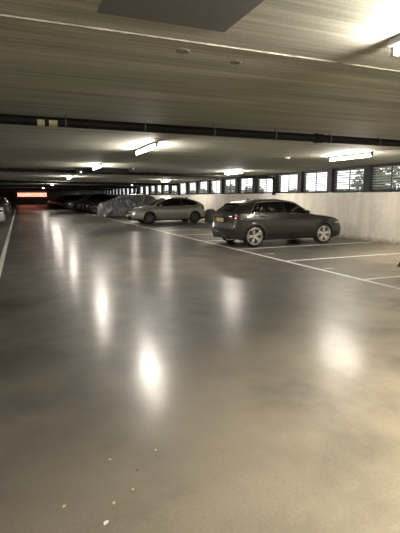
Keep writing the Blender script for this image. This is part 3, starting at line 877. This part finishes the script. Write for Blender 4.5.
# --- big dark cars further along
def keysS():
    ks = []
    for (u, xb, zb, xr, zr, yr, zt, cv, W) in keysO():
        f = 1.0 if zt < 1.0 else 1.0
        ks.append((u, xb, zb*1.09, xr, zr*1.13 if zr > 1.1 else zr*1.09, yr*1.06, zt*1.13 if zt > 1.1 else zt*1.09, cv, W*1.02))
    # squarer tail
    ks[-3] = (4.02, 4.10, 1.12, 4.08, 1.45, .60, 1.50, .02, .885)
    ks[-2] = (4.20, 4.22, 1.10, 4.20, 1.18, .62, 1.21, .05, .83)
    return ks
SS = Shape(4.37, keysS(), (.93, 3.60), .375, .35, sill=.25)
suv, lensS, perS = make_car('suv_car', '', 'car', SS,
    dict(paint='paint_black', rim='rim_dark', side_glass='glass_dark', rear_glass='glass_dark', mirror='paint_black'), ZO, .35, .82,
    dict(skirt=True, step=.12, arch=14, grille=(.5, .55, .70), spw=(.022, .018)))
for sg in (1, -1):
    lensS('headlight', -1, sg, -.26, .18, lambda f: .69, lambda f: .76, M['smoked_lens'], ns=8, nz_=3)
    lensS('tail_light', 1, sg, -.25, .20, lambda f: .86, lambda f: 1.02, M['red_lens'], ns=8, nz_=3)
hb, lensH, perH = make_car('hatchback_car', '', 'car', SO,
    dict(paint='paint_navy', rim='rim_dark', side_glass='glass_dark', rear_glass='glass_dark', mirror='paint_navy'), ZO, .325, .80,
    dict(skirt=True, step=.12, arch=14, grille=(.5, .3, .6), spw=(.022, .018)))
for sg in (1, -1):
    lensH('headlight', -1, sg, -.30, .20, lambda f: .63, lambda f: .71, M['smoked_lens'], ns=8, nz_=3)
    lensH('tail_light', 1, sg, -.28, .24, lambda f: .80, lambda f: .91, M['red_lens'], ns=8, nz_=3)
row = [('s', 34.9, 5.5), ('s', 37.4, 5.6), ('h', 39.9, 5.6), ('s', 42.4, 5.5), ('s', 44.9, 5.45), ('s', 47.4, 5.5), ('s', 49.9, 5.5), ('h', 52.4, 5.5), ('s', 54.9, 5.45),
       ('s', 57.4, 5.5), ('s', 59.9, 5.4), ('s', 62.4, 5.45), ('s', 64.9, 5.4), ('s', 67.4, 5.3), ('s', 69.9, 5.4), ('s', 72.4, 5.3), ('s', 74.9, 5.3), ('s', 77.4, 5.3), ('h', 79.9, 5.3), ('h', 82.4, 5.3)]
used = set(); LB = {34.9: 'black tall car beside the covered car, first of the dark row', 37.4: 'black tall car second in the dark row past the covered car',
                    82.4: 'dark low car at the far end of the dark row, nearest the red sign'}
for k, y, x in row:
    src = suv if k == 's' else hb
    o = src if k not in used else copy_tree(src)
    used.add(k); x = x-.45 if y > 43 else x; o.location = (x+OL2, y, 0)
    o.scale = (1.06, 1.0, 1.07) if y > 43 else (1, 1, 1); o.rotation_euler = (0, 0, random.uniform(-.01, .01))
    if y in LB:
        o['label'] = LB[y]
        if 'group' in o: del o['group']
    else: tag(o, 'dark parked car in the middle of the distant dark row', 'car', 'dark cars in the distant row')
# left bays: tails towards the aisle
lc, lensL, perL = make_car('hatchback_car', 'light grey hatchback at the left edge of the picture', 'car', SO,
    dict(paint='paint_lightgrey', rim='rim', side_glass='glass_dark', rear_glass='glass_dark', mirror='paint_lightgrey'), ZO, .325, .80,
    dict(skirt=True, step=.08, arch=18, rlow=.30))
for sg in (1, -1):
    lensL('headlight', -1, sg, -.34, .26, lambda f: .62, lambda f: .71, M['clear_lens'])
    lensL('tail_light', 1, sg, -.28, .24, lambda f: .80, lambda f: .91, M['red_lens'])
xq = perL(1, SO.side(SO.u1, .7).y, .62, 0).x
bm = bmesh.new(); box(bm, (xq+.016, 0, .62), (.012, .52, .11), bev=.002); link('number_plate', bm, M['plate'], lc)['label'] = 'yellow number plate'
lc.location = (-.74-OL2, 25.0, 0); lc.scale = (1, 1, .93)
for y, src, lab in ((33.0, suv, 'black tall car in the left bays past the light grey hatchback'), (40.5, hb, 'dark car deeper in the left bays, farthest on the left')):
    o = copy_tree(src); o.location = (-.62-OL2, y, 0); o['label'] = lab
    if 'group' in o: del o['group']

# --- covered car
def covered():
    root = empty('covered_car', (5.4+2.2, 31.3+.95, 0)); tag(root, 'parked car under a loose grey cover beyond the silver hatchback', 'covered car')
    L = 4.5; prof = pchip([0, .12, .5, 1.1, 1.7, 2.3, 3.2, 3.8, 4.25, 4.42, 4.5], [.80, .98, 1.12, 1.30, 1.58, 1.68, 1.67, 1.58, 1.25, 1.05, .85])
    wid = pchip([0, .2, .7, 2., 3.8, 4.3, 4.5], [.66, .82, .93, .95, .95, .86, .70])
    yr_ = pchip([0, 1.0, 1.8, 3.6, 4.5], [.75, .80, .66, .66, .70])
    bm = bmesh.new(); nu, nv = 150, 110; g = []
    fold_c = [(random.uniform(0, 4.5), random.uniform(-.9, .9), random.uniform(.5, 2.4), random.uniform(.02, .05)) for _ in range(16)]
    for i in range(nu+1):
        u = L*i/nu; H = prof(u); W = wid(u); yr = yr_(u)*W; col = []
        for j in range(nv+1):
            v = -1+2*j/nv; a = abs(v); s = 1 if v >= 0 else -1
            if a < .45:
                t = a/.45; y = yr*t; z = H-.05*t**3*H
            elif a < .52:
                t = (a-.45)/.07; y = yr+(W*.95-yr)*.35*t; z = H*.95-(H*.95-.85)*.30*t
            elif a < .70:
                t = (a-.52)/.18; z0 = H*.95-(H*.95-.85)*.30; y = yr+(W*.95-yr)*(.35+.65*t); z = z0+(.72-z0)*t
            else:
                t = (a-.70)/.30; y = W*(.95+.06*math.sin(t*2.6)); z = .72+(.10-.72)*t
            # creases: taut diagonals from the roof edges, loose pleats near the hem
            d = 0.
            px, pz = u, z + abs(y)*.5
            for (fx, fk, fs, fa) in fold_c:
                w_ = (px-fx) + fk*(pz-1.)*1.3
                d += 1.7*fa*math.exp(-(w_/.06)**2)*(.4+.6*math.exp(-((pz-.9)/.6)**2))
            d += .06*(mnoise.noise(Vector((u*1.6, z*2.5+y*1.2, 4.)))) + 0.035*mnoise.noise(Vector((u*5., z*2.+y*3, 9.)))
            if z < .75: d += .022*math.sin(u*19+math.sin(u*5)*2)*((.75-z)/.65)
            nrm = Vector((0, s*(.25+.75*min(1, max(0, (a-.3)/.3))), 1-min(1, max(0, (a-.35)/.3))))
            dd = nrm.normalized()*d
            xe = 0
            if i < 8: xe = -.05*(1-i/8)*0
            col.append(bm.verts.new((u-L/2+xe, y*s+dd.y, max(.06, z+dd.z))))
        g.append(col)
    for i in range(nu):
        for j in range(nv): bm.faces.new((g[i][j], g[i+1][j], g[i+1][j+1], g[i][j+1]))
    # ends hang down
    for i, dr in ((0, -1), (nu, 1)):
        prev = g[i]
        base = [v.co.copy() for v in prev]
        for st in range(1, 9):
            f = st/8
            cur = [bm.verts.new((b.x+dr*(.10*math.sin(f*1.4)+.015*math.sin(b.y*22)*f), b.y*(1-.02*f), max(.07, b.z+(.09-b.z)*f))) for b in base]
            for j in range(nv):
                bm.faces.new((prev[j], prev[j+1], cur[j+1], cur[j]))
            prev = cur
    bmesh.ops.recalc_face_normals(bm, faces=bm.faces[:])
    link('fabric_cover', bm, M['cover'], root, True)
    for wx in (-1.4, 1.35):
        for sg in (1, -1):
            bm = bmesh.new(); lathe(bm, [(.001, .09), (.22, .09), (.30, .10), (.32, .06), (.32, -.06), (.30, -.10), (.001, -.10)], 28, 'Y', (wx, .60*sg, .31)); link('tyre', bm, M['tyre'], root, True, 40)
covered()

# --- grey rounded bin between the two hatchbacks, at the wall
root = empty('rounded_bin', (10.45, 23.75, 0)); tag(root, 'grey dome-topped bin on the floor by the wall behind the silver hatchback', 'bin')
bm = bmesh.new()
lathe(bm, [(.001, .0), (.30, .0), (.34, .03), (.355, .35), (.345, .52)], 32, 'Z'); link('bin_body', bm, M['mound'], root, True, 40)
bm = bmesh.new()
lathe(bm, [(.355, .52), (.35, .56), (.31, .66), (.22, .73), (.10, .765), (.001, .77)], 32, 'Z'); link('bin_lid', bm, M['mound'], root, True, 60)

# --- litter on the floor
def leaf(x, y, s, m, name, lab, grp, seed):
    rnd = random.Random(seed); bm = bmesh.new(); n = 8; g = []
    for i in range(n+1):
        t = i/n; w = math.sin(PI*min(1, t*1.02))**.7*.32*s
        g.append([bm.verts.new(((t-.5)*s, k*w, .002+abs(k)*s*.12+.10*s*math.sin(t*PI)*rnd.uniform(.6, 1.1))) for k in (-1, -.5, 0, .5, 1)])
    for a, b_ in zip(g, g[1:]):
        for k in range(4):
            bm.faces.new((a[k], b_[k], b_[k+1], a[k+1]))
    o = link(name, bm, m, None, True); o.location = (x, y, 0); o.rotation_euler = (0, 0, rnd.uniform(0, 6.28)); tag(o, lab, 'leaf' if 'leaf' in name else 'litter', grp)
for k, (x, y, s, lab) in enumerate([(.45, 2.01, .026, 'small dry yellow leaf on the floor, upright one above the others'), (.34, 1.95, .026, 'small dry yellow leaf on the floor in the middle of the few leaves'),
        (.11, 2.02, .026, 'small dry yellow leaf on the floor, farthest left of the few leaves'), (.39, 2.32, .018, 'tiny pale dry leaf on the floor left of centre, higher than the others')]):
    leaf(x, y, s, M['dry_leaf'], 'fallen_leaf', lab, 'dry leaves on the near floor', k)
leaf(.28, 1.83, .036, M['paper'], 'paper_scrap', 'white paper scrap on the near floor at the bottom edge', None, 9)
leaf(.66, 2.31, .014, M['paper'], 'paper_scrap', 'tiny pale speck of paper on the near floor, right of the dry leaves', None, 10)
leaf(10.06, 10.66, .10, M['paper'], 'paper_scrap', 'white paper scrap on the floor by the foot of the right wall', None, 11)
leaf(.51, 2.16, .018, M['dark_plastic'], 'dark_chip', 'tiny dark chip on the floor among the dry leaves', None, 12)
# black rubber stop at the right edge
root = empty('wheel_chock', (7.53, 6.86, 0)); tag(root, 'small black rubber wheel chock on the floor at the right edge', 'chock')
bm = bmesh.new(); pr = [(-.10, 0), (.10, 0), (.09, .03), (.03, .10), (-.03, .10), (-.09, .03)]
a = [bm.verts.new((x, -.06, z)) for x, z in pr]; b_ = [bm.verts.new((x, .06, z)) for x, z in pr]
for k in range(6): bm.faces.new((a[k], a[(k+1) % 6], b_[(k+1) % 6], b_[k]))
bm.faces.new(a[::-1]); bm.faces.new(b_)
bmesh.ops.bevel(bm, geom=bm.edges[:], offset=.006, segments=2, affect='EDGES')
link('chock_body', bm, M['tyre'], root)

# ------------------------------------------------------------------ world, camera, view
w = bpy.data.worlds.new('overcast_sky'); SC.world = w; w.use_nodes = True
bg = w.node_tree.nodes['Background']; bg.inputs[0].default_value = (.97, .98, 1., 1); bg.inputs[1].default_value = 3.2

cam = bpy.data.cameras.new('camera'); co = bpy.data.objects.new('camera', cam); COL.objects.link(co)
F, TH, YAW, ROLL = 433.98, math.radians(9.168), math.radians(22.367), math.radians(-.13)
cam.sensor_fit = 'HORIZONTAL'; cam.sensor_width = 36.; cam.lens = 36.*F/400.; cam.clip_start = .05; cam.clip_end = 300
R0 = Vector((math.cos(YAW), -math.sin(YAW), 0)); Fh = Vector((math.sin(YAW), math.cos(YAW), 0)); U0 = Vector((0, 0, 1))
Fw = Fh*math.cos(TH)-U0*math.sin(TH); Up = U0*math.cos(TH)+Fh*math.sin(TH)
R = R0*math.cos(ROLL)+Up*math.sin(ROLL); U = -R0*math.sin(ROLL)+Up*math.cos(ROLL)
mw = Matrix((R, U, -Fw)).transposed().to_4x4(); mw.translation = (0, 0, 1.5)
co.matrix_world = mw; SC.camera = co

SC.view_settings.view_transform = 'Standard'; SC.view_settings.look = 'None'
SC.view_settings.gamma = 1.; SC.view_settings.exposure = 0.; SC.view_settings.use_curve_mapping = False
SC.cycles.use_denoising = True
SC.cycles.max_bounces = 8; SC.cycles.diffuse_bounces = 4; SC.cycles.glossy_bounces = 4; SC.cycles.transparent_max_bounces = 12
SC.cycles.sample_clamp_indirect = 8.; SC.cycles.caustics_reflective = False; SC.cycles.caustics_refractive = False
